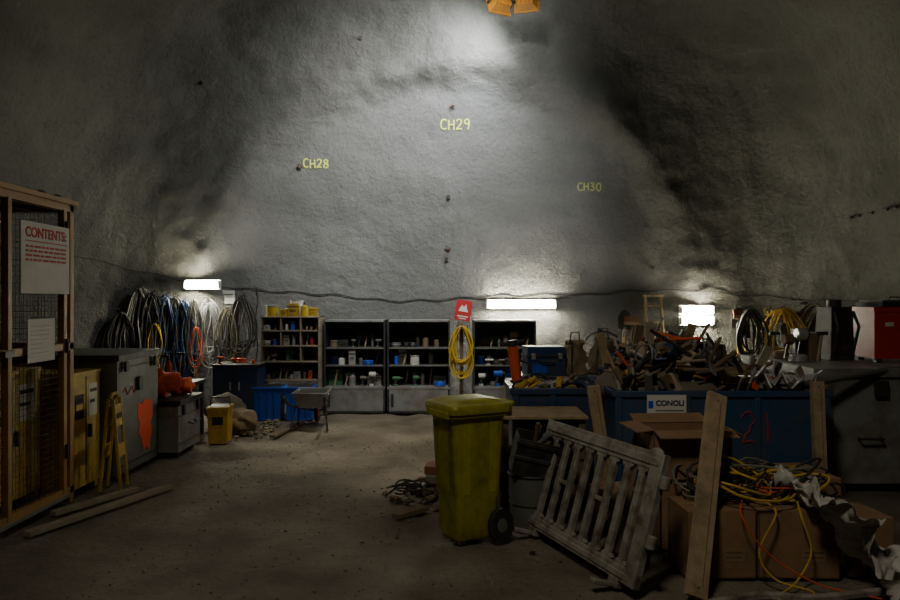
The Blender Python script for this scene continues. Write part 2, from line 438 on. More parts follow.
sg=MB('paper_notice'); sg.bb(-3.262,-3.255,5.60,5.98,1.26,1.60,'paper')
for i in range(7): sg.bb(-3.256,-3.254,5.64,5.64+R.uniform(.15,.3),1.54-i*.035,1.545-i*.035,'grey')
sg.done(bevel=0)
def drumcab(name,x0,x1,y0,y1,z1,z0=0.0):
    mb=MB(name); mb.bb(x0,x1,y0,y1,z0+.06,z1,'yellow')
    mb.bb(x0-.01,x1+.01,y0-.01,y1+.01,z1-.03,z1,'yellow')
    for xx in (x0+.04,x1-.04):
        for yv in (y0+.04,y1-.04): mb.bb(xx-.03,xx+.03,yv-.03,yv+.03,z0,z0+.07,'yellow')
    mb.bb(x1,x1+.006,(y0+y1)/2-.005,(y0+y1)/2+.005,z0+.1,z1-.05,'dark')
    mb.box((x1+.015,(y0+y1)/2+.05,(z0+z1)/2),(.03,.03,.12),'dark')
    w=(y1-y0)
    mb.bb(x1,x1+.004,y0+w*.12,y0+w*.42,z1-.42,z1-.2,'ink'); mb.bb(x1+.003,x1+.006,y0+w*.15,y0+w*.39,z1-.34,z1-.29,'yellow')
    mb.bb(x1,x1+.004,y0+w*.6,y0+w*.9,z1-.42,z1-.12,'paper'); mb.bb(x1+.003,x1+.006,y0+w*.63,y0+w*.87,z1-.2,z1-.17,'ink'); mb.bb(x1+.003,x1+.006,y0+w*.63,y0+w*.8,z1-.3,z1-.27,'ink')
    return mb.done()
drumcab('flammables_cabinet',-4.2,-3.50,5.40,6.20,1.18,.08)
drumcab('flammables_cabinet',-4.2,-3.5,4.4,5.3,1.2,.08)
drumcab('flammables_cabinet',-4.0,-3.33,6.38,6.90,1.10)
mb=MB('folding_safety_trestle')
for sx in (-1,1):
    for sy in (-.10,.10):
        mb.tube([(sx*.02,sy,.84),(sx*.09,sy*1.1,0.0)],.016,'yellow')
    mb.box((sx*.035,0,.68),(.016,.20,.20),'yellow',(0,-sx*.08,0)); mb.box((sx*.062,0,.36),(.016,.22,.12),'yellow',(0,-sx*.08,0))
mb.tube([(0,-.10,.84),(0,-.07,.88),(0,.07,.88),(0,.10,.84)],.016,'yellow')
mb.box((.048,0,.68),(.004,.15,.05),'ink',(0,-.08,0))
mb.done(loc=(-3.12,6.74,0),rz=0.15)

mb=MB('site_storage_box')
mb.bb(-4.3,-3.2,6.98,7.95,0.05,1.16,'grey'); mb.bb(-4.33,-3.17,6.95,7.98,1.16,1.22,'dark')
for yv in (7.1,7.8):
    mb.bb(-4.25,-3.25,yv-.05,yv+.05,0,.06,'dark'); mb.box((-3.165,yv,1.1),(.03,.06,.1),'dark')
for zz in (.12,1.08): mb.bb(-3.2,-3.192,7.0,7.93,zz,zz+.02,'dark')
mb.box((-3.18,7.45,.9),(.03,.1,.14),'dark')
s=mb.done()
mb=MB('spray_mark')
poly=[(-.18,.26),(-.09,.23),(-.02,.28),(.05,.24),(.16,.26),(.18,.08),(.12,.02),(.16,-.08),(.12,-.16),(.09,-.28),(.02,-.22),(-.05,-.26),(-.09,-.13),(-.17,-.05),(-.14,.04),(-.19,.12)]
mb.prism(poly,.004,'fluoro',Matrix.Translation((-3.196,7.62,.44))@Matrix.Rotation(math.pi/2,4,'Z'))
mb.done(bevel=0,parent=s)
mb=MB('spray_scrawl')
mb.tube([(-3.197,7.1+.05*i,.85+.04*math.sin(i*2.1)) for i in range(7)],.005,'redink',5); mb.done(bevel=0,parent=s)
mb=MB('steel_trunk')
mb.bb(-3.75,-3.0,8.02,8.72,.06,.58,'ltgrey'); mb.bb(-3.78,-2.97,8.0,8.75,.58,.64,'black')
for zz in (.15,.45): mb.bb(-3.0,-2.99,8.05,8.7,zz,zz+.02,'grey')
for yv in (8.15,8.6): mb.bb(-3.7,-3.05,yv-.04,yv+.04,0,.07,'dark'); mb.box((-2.985,yv,.52),(.03,.05,.12),'dark')
mb.tube([(-2.99,8.28,.36),(-2.94,8.3,.34),(-2.94,8.45,.34),(-2.99,8.47,.36)],.01,'dark')
mb.done()
mb=MB('yellow_carry_crate')
mb.box((0,0,.22),(.22,.3,.40),'yellow',top=1.1); mb.box((0,0,.43),(.26,.35,.03),'yellow'); mb.box((0,0,.445),(.2,.28,.01),'dark')
mb.tube([(-.12,0,.43),(-.11,0,.55),(.11,0,.55),(.12,0,.43)],.01,'dark'); mb.box((0,0,.015),(.22,.3,.03),'yellow')
mb.box((0,-.163,.28),(.13,.004,.1),'ink')
mb.done(loc=(-2.84,8.98,0),rz=.1)
def sack(name,loc,d,k,seed,rz=0):
    mb=MB(name); mb.ball((0,0,d[2]/2),d,k,.45,seed,4)
    for v in mb.bm.verts:
        q=v.co.copy()
        v.co+=Vector((noise.noise(q*9+Vector((seed,0,0))),noise.noise(q*9),noise.noise(q*8+Vector((0,seed,0)))))*.04
        f=1-abs(noise.noise(q*14+Vector((seed,3,0))))*.10
        v.co.x*=f; v.co.y*=f
        v.co.z=max(v.co.z,0)
    return mb.done(loc=loc,rz=rz,bevel=0)
sack('orange_hi_vis_bag',(-3.32,8.22,.64),(.46,.32,.34),'orange',3)
sack('orange_hi_vis_bag',(-3.15,8.52,.64),(.28,.28,.20),'orange',5)
sack('rubble_sack',(-2.72,9.55,0),(.40,.4,.30),'sack',8)
sack('rubble_sack',(-3.05,9.85,0),(.5,.4,.45),'stone',12)
mb=MB('power_saw')
mb.box((0,0,.12),(.34,.2,.2),'dark'); mb.cyl((.12,-.12,.12),(.12,-.10,.12),.13,'silver',seg=24); mb.tube([(-.15,0,.2),(-.12,0,.32),(.1,0,.33),(.14,0,.22)],.018,'black'); mb.box((-.05,0,.24),(.16,.14,.06),'orange')
mb.done(loc=(-3.55,8.5,.64),rz=.5)
def bench(name,x0,x1,y0,y1,h,k='dark'):
    mb=MB(name); mb.bb(x0,x1,y0,y1,h-.05,h,k)
    for xx in (x0+.04,x1-.04):
        for yv in (y0+.04,y1-.04): mb.bb(xx-.025,xx+.025,yv-.025,yv+.025,0,h-.05,k)
    mb.bb(x0+.02,x1-.02,y0+.02,y1-.02,.2,.23,k)
    mb.done()
def item(mb,x,y,z,w,h,kind,k):
    if kind==0:
        mb.cyl((x,y,z),(x,y,z+h),w/2,k); mb.cyl((x,y,z+h-.01),(x,y,z+h+.004),w/2+.006,'silver')
    elif kind==1:
        mb.box((x,y,z+h/2),(w,w*.8,h),k); mb.box((x,y,z+h*.75),(w*1.03,w*.84,h*.08),'dark')
        mb.tube([(x-w*.25,y-w*.42,z+h*.5),(x-w*.2,y-w*.55,z+h*.5),(x+w*.2,y-w*.55,z+h*.5),(x+w*.25,y-w*.42,z+h*.5)],.006,'dark',5)
    elif kind==2:
        mb.cyl((x-w*.5,y,z+h*.8),(x+w*.3,y,z+h*.8),h*.2,k,seg=10); mb.cyl((x+w*.3,y,z+h*.8),(x+w*.55,y,z+h*.8),h*.09,'dark',seg=8)
        mb.box((x-w*.2,y,z+h*.4),(w*.22,w*.2,h*.7),'dark',(0,.2,0)); mb.box((x-w*.2,y,z+h*.08),(w*.45,w*.3,h*.16),k)
    elif kind==3:
        for q in range(3): mb.ring((x,y,z+.015+q*.022),w*.42+R.uniform(-.01,.01),.013,k,'Z',14)
    elif kind==4:
        mb.cyl((x,y,z),(x,y,z+h*.7),w*.3,k,seg=10); mb.cyl((x,y,z+h*.7),(x,y,z+h*.85),w*.3,k,w*.1,10); mb.cyl((x,y,z+h*.85),(x,y,z+h),w*.1,'dark',seg=8)
    else:
        mb.cyl((x,y,z),(x+w*.3,y+.02,z+h*1.1),.014,'wood',seg=8); mb.box((x+w*.3,y+.02,z+h*1.1),(.11,.035,.035),'dark')
def clutter(name,x0,x1,y0,y1,z,hmax,pal,wr=(.07,.17),seed=1,kinds=(0,1,2,3,4,5)):
    rr=random.Random(seed); mb=MB(name); yrow=y0+.08
    while yrow<y1:
        x=x0+wr[1]*.5
        while x<x1-wr[1]*.4:
            w=rr.uniform(*wr); h=rr.uniform(.4,1)*hmax; k=rr.choice(pal)
            if rr.random()<.88: item(mb,x,yrow+rr.uniform(-.02,.02),z,w,h,rr.choice(kinds),k)
            x+=w+rr.uniform(.0,.03)
        yrow+=.2
    return mb.done(bevel=.002)
PAL=['red','white','silver','dark','yellow','blue','black','ltgrey','orange','green','card','grey']
bench('steel_workbench',-4.3,-3.2,9.0,9.5,.72)
clutter('bench_tools',-4.25,-3.25,9.05,9.45,.72,.32,['dark','silver','grey','ltgrey','black','orange','yellow'],seed=4)
mb=MB('bench_grinder'); mb.box((0,0,.1),(.2,.18,.2),'grey'); mb.cyl((-.18,0,.16),(.18,0,.16),.07,'dark'); mb.cyl((.14,0,.16),(.18,0,.16),.11,'stone',seg=20); mb.cyl((-.18,0,.16),(-.14,0,.16),.11,'stone',seg=20); mb.done(loc=(-3.62,8.17,.64),rz=.2)
mb=MB('blue_tool_cabinet')
mb.bb(-3.45,-2.80,10.55,11.1,.05,.78,'navy'); mb.bb(-3.47,-2.78,10.53,11.12,.78,.81,'dark')
mb.bb(-3.13,-3.12,10.543,10.55,.1,.75,'dark'); mb.box((-3.06,10.53,.5),(.02,.03,.12),'silver'); mb.box((-3.19,10.53,.5),(.02,.03,.12),'silver'); mb.bb(-3.4,-2.85,10.6,11.05,0,.05,'dark')
mb.done()
clutter('cabinet_top_tools',-3.45,-2.8,10.6,11.0,.81,.18,['orange','orange','dark','silver','white'],seed=9)
def plank(name,a,b,w,t,k,up=(0,0,1)):
    a=Vector(a);b=Vector(b);d=(b-a); L=d.length; d.normalize()
    upv=Vector(up); s_=d.cross(upv).normalized(); u=s_.cross(d)
    mt=Matrix((( s_.x,u.x,d.x,0),(s_.y,u.y,d.y,0),(s_.z,u.z,d.z,0),(0,0,0,1)))
    mt=Matrix.Translation((a+b)/2)@mt
    mb=MB(name)
    mb.box((0,0,0),(w,t,L),k)
    mb.box((w*.2,t*.5,0),(w*.05,.001,L*.90),'oldwood')
    mb.cyl((0,t*.5,L*.46),(0,t*.5+.003,L*.46),.006,'dark',seg=8); mb.cyl((0,t*.5,-L*.46),(0,t*.5+.003,-L*.46),.006,'dark',seg=8)
    return mb.done(mt=mt,bevel=.004)
plank('timber_plank',(-3.12,5.35,.025),(-2.60,6.72,.025),.08,.035,'ply')
plank('timber_plank',(-3.20,5.85,.03),(-2.86,6.62,.03),.07,.035,'ply')
plank('timber_plank',(-2.25,9.2,.02),(-2.10,10.3,.02),.08,.03,'oldwood')
plank('timber_plank',(-.44,5.80,.02),(-.20,6.05,.02),.08,.035,'oldwood')

def coil(name,x,z0,z1,w,k,n=6,r=.014,yoff=.07,seed=0):
    rr=random.Random(seed); mb=MB(name); ztop=max(z0,z1); h=abs(z1-z0)
    for s_ in range(n):
        cx=x+rr.uniform(-.05,.05); ww=w/2*rr.uniform(.45,1.1); hh=h*rr.uniform(.70,1.05); yo=yoff+rr.uniform(0,.09); pts=[]
        ph=rr.uniform(0,6); am=rr.uniform(.02,.10); zt=ztop-rr.uniform(0,.06)
        for i in range(24):
            a=2*math.pi*i/24
            X=cx+ww*math.sin(a)*(1-.3*math.cos(a))+am*.4*math.sin(2*a+ph)*w; Z=zt-hh/2+hh/2*math.cos(a)+am*.2*math.cos(3*a+ph)*h
            pts.append([X,0,Z])
        for p in pts:
            p[1]=wy(p[0],max(p[2],.05))-yo
        mb.tube(pts,r,k,6,True)
    yb=wy(x,ztop)
    mb.tube([(x,yb-.01,ztop+.0),(x,yb-.16,ztop-.03),(x,yb-.19,ztop+.02)],.010,'dark',6)
    mb.ring((x,yb-.10,ztop-.05),.06,.009,k,'Y',10)
    tl=[(x+.03*math.sin(i*1.1+seed),yb-.12-.01*i,ztop-.05-h*1.15*i/9) for i in range(10)]
    mb.tube([(p[0],min(p[1],wy(p[0],max(p[2],.05))-.05),p[2]) for p in tl],r*.9,k,6)
    return mb.done(bevel=0)
coil('hose_coil',-5.15,1.55,.65,.34,'black',8,.016,seed=1)
coil('hose_coil',-4.92,1.95,.50,.36,'hosel',8,.014,seed=2)
coil('cable_coil',-4.74,1.88,.55,.30,'black',8,.013,seed=13)
coil('cable_coil',-4.58,1.83,.65,.30,'hoseb',6,.011,seed=3)
coil('cable_coil',-4.42,1.80,.50,.32,'black',10,.013,seed=4)
coil('cable_coil',-4.28,1.75,.45,.28,'hoseb',8,.011,seed=14)
coil('rope_coil',-4.12,1.75,.65,.26,'hosel',6,.010,seed=5)
coil('rope_coil',-3.93,1.75,.70,.32,'rope',9,.009,seed=6)
coil('cable_coil',-4.06,1.35,.62,.20,'orange',2,.007,.17,seed=41)
coil('cable_coil',-3.45,1.82,.82,.42,'black',11,.013,seed=7)
coil('cable_coil',-3.70,1.62,.67,.24,'hoseo',8,.010,seed=17)
coil('cable_coil',-4.66,1.4,.75,.2,'hosey',2,.007,.17,seed=43)
mb=MB('paper_notice'); yv=wy(-3.7,1.75)-.05; mb.box((-3.7,yv,1.80),(.2,.008,.22),'paper'); mb.box((-3.7,yv-.005,1.84),(.15,.002,.02),'grey'); mb.box((-3.7,yv-.005,1.80),(.13,.002,.01),'grey'); mb.done(bevel=0)

# ------------------------------------------------------------------ pigeon hole shelf
mb=MB('pigeonhole_shelf')
x0,x1,y0,y1,zb,zt=-2.87,-1.98,11.0,11.45,.0,1.50
for xx in (x0,x1-.02): mb.bb(xx,xx+.02,y0,y1,zb,zt,'ply')
mb.bb(x0,x1,y1-.012,y1,.55,zt,'ply')
for zz in [.52,.80,1.04,1.27,1.48]: mb.bb(x0,x1,y0,y1,zz,zz+.02,'ply')
mb.bb(-2.58,-2.56,y0+.01,y1,1.04,1.48,'ply'); mb.bb(-2.28,-2.26,y0+.01,y1,.8,1.48,'ply')
mb.done()
clutter('shelf_hardware',x0+.02,x1-.03,11.05,11.35,.54,.18,PAL,(.05,.12),21)
clutter('shelf_hardware',x0+.02,-2.30,11.05,11.2,.82,.18,PAL,(.05,.11),22)
clutter('shelf_hardware',x0+.02,-2.60,11.05,11.2,1.06,.17,['white','red','silver','blue'],(.05,.1),23)
clutter('shelf_hardware',-2.55,-2.30,11.05,11.2,1.06,.17,PAL,(.05,.1),24)
clutter('shelf_hardware',-2.25,-2.01,11.05,11.2,1.06,.17,PAL,(.05,.1),25)
clutter('shelf_hardware',x0+.02,-2.60,11.05,11.2,1.29,.15,['red','white','blue','card'],(.05,.1),26)
clutter('shelf_hardware',-2.55,-2.30,11.05,11.2,1.29,.15,['blue','white','orange'],(.05,.1),27)
clutter('shelf_hardware',-2.25,-2.01,11.05,11.2,1.29,.15,['white','card','silver'],(.05,.1),28)
clutter('shelf_top_boxes',-2.84,-1.98,11.05,11.38,1.50,.26,['yellow','red','white','yellow','hosey'],(.12,.22),29,(1,1,0,4))
for i,xx in enumerate((-2.66,-2.20)):
    mb=MB('blue_storage_bin')
    mb.box((0,0,.24),(.36,.34,.44),'blue',top=1.1); mb.box((0,0,.47),(.44,.42,.03),'blue'); mb.box((0,0,.486),(.38,.36,.008),'dark'); mb.box((0,0,.01),(.36,.36,.02),'blue')
    for q in (-.1,0,.1): mb.box((q,-.185,.24),(.015,.02,.36),'blue',(.05,0,0))
    mb.done(loc=(xx,10.72,0),rz=.03)
def cabinet(x0,x1,z1=1.44,seed=1,yf=11.2):
    mb=MB('open_tool_cabinet'); y1=yf+.6
    for xx in (x0,x1-.025): mb.bb(xx,xx+.025,yf,y1,0,z1,'dark')
    mb.bb(x0,x1,y1-.02,y1,0,z1,'dark'); mb.bb(x0,x1,yf,y1,z1-.03,z1,'ltgrey'); mb.bb(x0,x1,yf,y1,.0,.04,'dark')
    mb.bb(x0+.03,x1-.03,yf,yf+.02,.03,.37,'ltgrey'); mb.bb(x0,x1,yf-.005,yf+.6,.37,.41,'ltgrey')
    for zz in (.72,.99): mb.bb(x0+.025,x1-.025,yf+.03,y1,zz,zz+.02,'grey')
    mb.bb(x0+.06,x0+.1,yf-.01,yf,.1,.3,'dark')
    mb.done(bevel=.003)
    clutter('cabinet_tools',x0+.04,x1-.05,yf+.04,yf+.4,.41,.27,['silver','grey','ltgrey','green','white','black','blue','ltgrey'],(.09,.22),seed)
    clutter('cabinet_tools',x0+.04,x1-.05,yf+.04,yf+.4,.74,.23,['silver','blue','white','black','ltgrey','grey','white'],(.08,.18),seed+1)
    clutter('cabinet_tools',x0+.04,x1-.05,yf+.2,yf+.4,1.01,.25,['grey','silver','sack','dark','ltgrey'],(.07,.16),seed+2)
cabinet(-1.95,-1.0,seed=40); cabinet(-.97,.0,seed=50); cabinet(.36,1.33,seed=60)
mb=MB('wheelbarrow')
mb.box((0,.1,.42),(.36,.5,.2),'ltgrey',top=1.35,topy=1.35)
mb.box((0,.1,.515),(.44,.62,.012),'dark')
mb.tube([(-.25,-.24,.53),(.25,-.24,.53),(.25,.45,.53),(-.25,.45,.53)],.014,'ltgrey',6,True)
for s_ in (-1,1):
    mb.tube([(s_*.28,-.75,.55),(s_*.26,-.5,.42),(s_*.2,0,.31),(s_*.05,.62,.18)],.017,'dark')
    mb.tube([(s_*.22,-.15,.33),(s_*.27,-.22,0.02),(s_*.22,.1,.02),(s_*.2,.15,.32)],.014,'dark')
    mb.cyl((s_*.28,-.76,.55),(s_*.28,-.62,.49),.022,'black')
mb.ring((0,.66,.18),.15,.035,'black','X',24); mb.cyl((-.06,.66,.18),(.06,.66,.18),.02,'dark'); mb.cyl((-.02,.66,.18),(.02,.66,.18),.12,'red',seg=20)
mb.done(mt=Matrix.Translation((-1.88,9.85,0))@Matrix.Rotation(.05,4,'Z')@Matrix.Diagonal((.9,.9,.95,1)))
mb=MB('fire_point_sign'); mb.box((0,0,0),(.26,.01,.33),'redink')
mb.box((0,-.008,-.10),(.18,.003,.02),'paper'); mb.box((0,-.008,-.135),(.12,.003,.015),'paper')
mb.prism([(-.08,-.02),(.08,-.02),(.05,.03),(.03,.11),(0,.05),(-.03,.09),(-.06,.04)],.003,'paper',Matrix.Translation((0,-.007,0)))
for q in (-1,1): mb.cyl((q*.08,.0,.1),(q*.08,.2,.1),.008,'dark')
mb.done(mt=Matrix.Translation((.22,11.90,1.58))@Matrix.Rotation(.16,4,'Y')@Matrix.Rotation(.1,4,'Z'),bevel=0)
mb=MB('yellow_hose_reel')
mb.bb(.15,.21,11.35,11.41,0,1.40,'oldwood'); mb.cyl((.18,11.36,1.3),(.18,11.1,1.33),.02,'dark')
rr=random.Random(5)
for q in range(12):
    ww=.17*rr.uniform(.6,1.1); hh=rr.uniform(.5,.82); yo=11.16+rr.uniform(0,.13); pts=[]; ph=rr.uniform(0,6)
    for i in range(24):
        a=2*math.pi*i/24; pts.append((.18+ww*math.sin(a)*(1-.3*math.cos(a))+.02*math.sin(2*a+ph),yo,1.34-hh/2+hh/2*math.cos(a)))
    mb.tube(pts,.012,'hosey',6,True)
mb.done(bevel=0)

# ------------------------------------------------------------------ wheelie bin
def wheelie():
    mb=MB('wheelie_bin'); bm=mb.bm; k=mb.mi('bin')
    def rr_(w,d,rad,z,n=6):
        out=[]
        for cx,cy,a0 in ((w/2-rad,d/2-rad,0),(-w/2+rad,d/2-rad,90),(-w/2+rad,-d/2+rad,180),(w/2-rad,-d/2+rad,270)):
            for i in range(n+1):
                a=math.radians(a0+90*i/n); out.append((cx+rad*math.cos(a),cy+rad*math.sin(a),z))
        return out
    def loft(lv,bottom):
        prev=None
        for w,d,r,z in lv:
            ring=[bm.verts.new(p) for p in rr_(w,d,r,z)]
            if prev:
                n=len(ring)
                for i in range(n): bm.faces.new((prev[i],prev[(i+1)%n],ring[(i+1)%n],ring[i])).material_index=k
            elif bottom: bm.faces.new(ring[::-1]).material_index=k
            prev=ring
        bm.faces.new(prev).material_index=k
    loft([(.37,.38,.05,.03),(.40,.40,.05,.06),(.41,.41,.05,.30),(.43,.44,.05,.33),(.47,.50,.05,.86),(.48,.51,.05,.88),(.54,.57,.05,.89),(.54,.57,.05,.935),(.50,.53,.05,.94)],True)
    loft([(.57,.60,.06,.915),(.58,.61,.06,.955),(.56,.59,.06,.975),(.45,.48,.06,.985),(.40,.42,.05,1.0),(.2,.2,.03,1.005)],False)
    for s_ in (-1,1):
        for q in (-.13,.13):
            mb.box((s_*.222,q,.60),(.012,.07,.50),'bin',(0,s_*.037,0))
            mb.box((q,-.232,.60),(.09,.012,.50),'bin',(.05,0,0))
    mb.tube([(-.2,.28,.93),(-.2,.35,.96),(.2,.35,.96),(.2,.28,.93)],.018,'bin')
    for q in (-.2,0,.2): mb.box((q,.30,.92),(.03,.06,.09),'bin')
    mb.box((0,-.295,.905),(.4,.03,.045),'bin')
    mb.cyl((-.24,.19,.11),(.24,.19,.11),.012,'dark')
    for s_ in (-1,1):
        mb.cyl((s_*.225,.19,.12),(s_*.28,.19,.12),.12,'black',seg=28); mb.cyl((s_*.22,.19,.12),(s_*.286,.19,.12),.05,'grey',seg=18)
    mb.box((0,.17,.12),(.34,.10,.10),'bin'); mb.box((0,-.14,.02),(.3,.06,.04),'bin')
    return mb.done(mt=Matrix.Translation((.13,5.36,0))@Matrix.Rotation(math.radians(-62),4,'Z')@Matrix.Diagonal((.83,.83,1.03,1)),bevel=.004,ang=35)
wheelie()

def barrier(bl,br,upv,H=.76):
    bl=Vector(bl);br=Vector(br); u=(br-bl); L=u.length; u.normalize(); up=Vector(upv).normalized()
    n=up.cross(u).normalized(); up=u.cross(n).normalized()
    mt=Matrix(((u.x,n.x,up.x,0),(u.y,n.y,up.y,0),(u.z,n.z,up.z,0),(0,0,0,1))); mt=Matrix.Translation(bl)@mt
    mb=MB('plastic_pedestrian_barrier'); k='barrier'; T=.045
    mb.bb(0,L,-T/2,T/2,.0,.09,k); mb.bb(.05,L-.05,-T/2-.008,T/2+.008,.02,.06,k)
    mb.bb(.0,L,-T/2,T/2,H-.11,H,k); mb.bb(.03,L-.03,-T/2-.01,T/2+.01,H-.08,H-.03,k)
    mb.bb(0,.09,-T/2-.005,T/2+.005,0,H,k); mb.bb(L-.11,L,-T/2-.005,T/2+.005,0,H,k)
    ns=8
    for i in range(ns):
        x=.09+(L-.20)*(i+.5)/ns
        mb.bb(x-.026,x+.026,-T/2+.004,T/2-.004,.05,H-.05,k)
        for zz in (H-.12,.10):
            for q in (-1,1): mb.box((x+q*.035,0,zz),(.035,T-.01,.035),k,(0,math.pi/4,0))
    for i in range(ns-1):
        x=.09+(L-.20)*(i+1)/ns
        if i%3==1: mb.box((x,0,H*.5),(.09,T-.015,.03),k)
    for x in (.16,L-.2):
        mb.box((x,0,-.02),(.10,.05,.06),k); mb.box((x,.0,-.035),(.05,.34,.03),k)
    for zz in (.29,.64):
        mb.cyl((L+.03,0,zz-.04),(L+.03,0,zz+.04),.03,k); mb.box((L+.01,0,zz),(.05,.03,.05),k)
    mb.ball((L-.1,0,H+.0),(.12,T,.06),k)
    return mb.done(mt=mt,bevel=.007)
barrier((.57,5.52,.06),(1.08,4.22,.06),(.18,.10,.68),.80)

def carton(loc,d,rz=0,open_=False,mark=True):
    mb=MB('cardboard_box'); w,l,h=d; t=.008
    mb.bb(-w/2,w/2,-l/2,-l/2+t,0,h,'card'); mb.bb(-w/2,w/2,l/2-t,l/2,0,h,'card'); mb.bb(-w/2,-w/2+t,-l/2,l/2,0,h,'card'); mb.bb(w/2-t,w/2,-l/2,l/2,0,h,'card'); mb.bb(-w/2,w/2,-l/2,l/2,0,t,'card')
    if open_:
        mb.box((0,-l/2-.06,h-.01),(w,.13,t),'card',(.25,0,0)); mb.box((0,l/2+.06,h+.02),(w,.15,t),'card',(.3,0,0))
        mb.box((-w/2-.06,0,h+.005),(.13,l,t),'card',(0,-.1,0)); mb.box((w/2+.05,0,h-.02),(.13,l,t),'card',(0,.5,0))
    else:
        mb.box((0,-l/4,h),(w,l/2-.003,t),'card'); mb.box((0,l/4,h),(w,l/2-.003,t),'card'); mb.box((0,0,h+.005),(w,.05,.002),'tape'); mb.box((0,-l/2-.001,h-.05),(.05,.002,.1),'tape')
    if mark:
        mb.box((w*.18,-l/2-.001,h*.35),(w*.3,.002,h*.2),'tape')
        for q in range(2): mb.box((w*.18,-l/2-.003,h*(.32+.07*q)),(w*.24,.001,h*.02),'oldwood')
    return mb.done(mt=Matrix.Translation(loc)@Matrix.Rotation(rz,4,'Z'),bevel=.003)
carton((1.70,4.74,0),(.44,.36,.42),.04)
carton((2.20,4.74,0),(.50,.36,.42),-.03)
carton((1.75,5.28,0),(.56,.42,.48),.0)
carton((1.68,5.26,.495),(.56,.40,.34),.08,True)
carton((2.42,5.30,0),(.6,.5,.50),.05)
carton((2.66,4.78,0),(.3,.36,.36),.1)
carton((1.28,5.62,0),(.3,.3,.3),.3)
plank('timber_post',(1.42,4.20,.03),(1.78,4.84,1.12),.13,.04,'wood',up=(0.2,-1,.2))
plank('timber_post',(1.30,5.86,.02),(1.15,5.84,1.06),.10,.05,'wood',up=(0,-1,0))
plank('timber_post',(2.92,5.70,.02),(2.93,5.80,1.10),.09,.06,'wood',up=(0,-1,0))

def tangle(name,c,spread,n,k,r=.009,seed=0,loops=3):
    rr=random.Random(seed); mb=MB(name)
    for q in range(n):
        cx=c[0]+rr.uniform(-1,1)*spread[0]*.5; cy=c[1]+rr.uniform(-1,1)*spread[1]*.4; pts=[]
        rad=rr.uniform(.08,.20); ph=rr.uniform(0,6); tilt=rr.uniform(-1.4,1.4); N=26*loops//2; hh=rr.uniform(0,.14)
        for i in range(N):
            a=ph+i*.42; rd=rad*(1+.35*math.sin(a*.37+q))
            x=cx+rd*math.cos(a)*1.2+.07*math.sin(i*.21+q); y=cy+rd*math.sin(a)*.8; z=c[2]+.03+hh+tilt*rd*math.cos(a+q)*.7+.03*math.sin(a*1.7)
            z=max(z,c[2]+r+.004*q)
            pts.append((x,y,z))
        mb.tube(pts,r,k,6)
    return mb.done(bevel=0)
tangle('yellow_cable_tangle',(2.02,4.84,.43),(.6,.35),7,'hosey',.009,3,2)
tangle('orange_cable_tangle',(1.95,4.82,.44),(.5,.3),3,'orange',.005,8,2)
tangle('black_cable_tangle',(2.05,4.87,.44),(.7,.3),8,'black',.009,14,2)
tangle('grey_cable_tangle',(2.0,4.87,.44),(.7,.3),6,'hosel',.008,19,2)
tangle('black_cable_tangle',(-.28,6.12,.0),(.30,.3),3,'black',.008,24,2)
def trail(mb,pts,r,k):
    P=[Vector(p) for p in pts]; out=[]
    for i in range(len(P)-1):
        p0=P[max(i-1,0)];p1=P[i];p2=P[i+1];p3=P[min(i+2,len(P)-1)]
        for q in range(7):
            t=q/7; out.append(0.5*((2*p1)+(p2-p0)*t+(2*p0-5*p1+4*p2-p3)*t*t+(3*p1-p0-3*p2+p3)*t*t*t))
    out.append(P[-1]); mb.tube(out,r,k,7)
mb=MB('trailing_cable')
trail(mb,[(2.0,4.6,.47),(2.02,4.50,.42),(1.9,4.46,.2),(1.98,4.42,.05),(2.15,4.30,.02),(2.05,4.15,.02),(2.2,4.0,.02)],.007,'hosey')
trail(mb,[(2.2,4.6,.47),(2.18,4.50,.40),(2.22,4.46,.2),(2.1,4.40,.04),(1.9,4.2,.02),(1.98,4.0,.02)],.007,'hosey')
trail(mb,[(1.85,4.6,.48),(1.80,4.48,.42),(1.9,4.46,.25),(2.05,4.44,.12),(2.25,4.36,.03),(2.5,4.2,.02)],.005,'orange')
mb.done(bevel=0)
mb=MB('layflat_hose')
trail(mb,[(1.2,4.0,.03),(1.5,4.12,.03),(1.8,4.22,.03),(2.1,4.18,.03),(2.45,4.26,.03),(2.75,4.3,.03),(3.0,4.25,.03)],.028,'barrier')
trail(mb,[(1.3,3.85,.03),(1.7,3.98,.03),(2.0,4.08,.03),(2.35,4.04,.03),(2.7,4.12,.03),(3.1,4.02,.03)],.025,'hosel')
trail(mb,[(2.7,4.45,.03),(2.85,4.5,.03),(3.05,4.7,.03),(3.0,5.0,.03),(2.85,5.2,.03),(3.1,5.4,.03)],.025,'barrier')
mb.done(bevel=0)
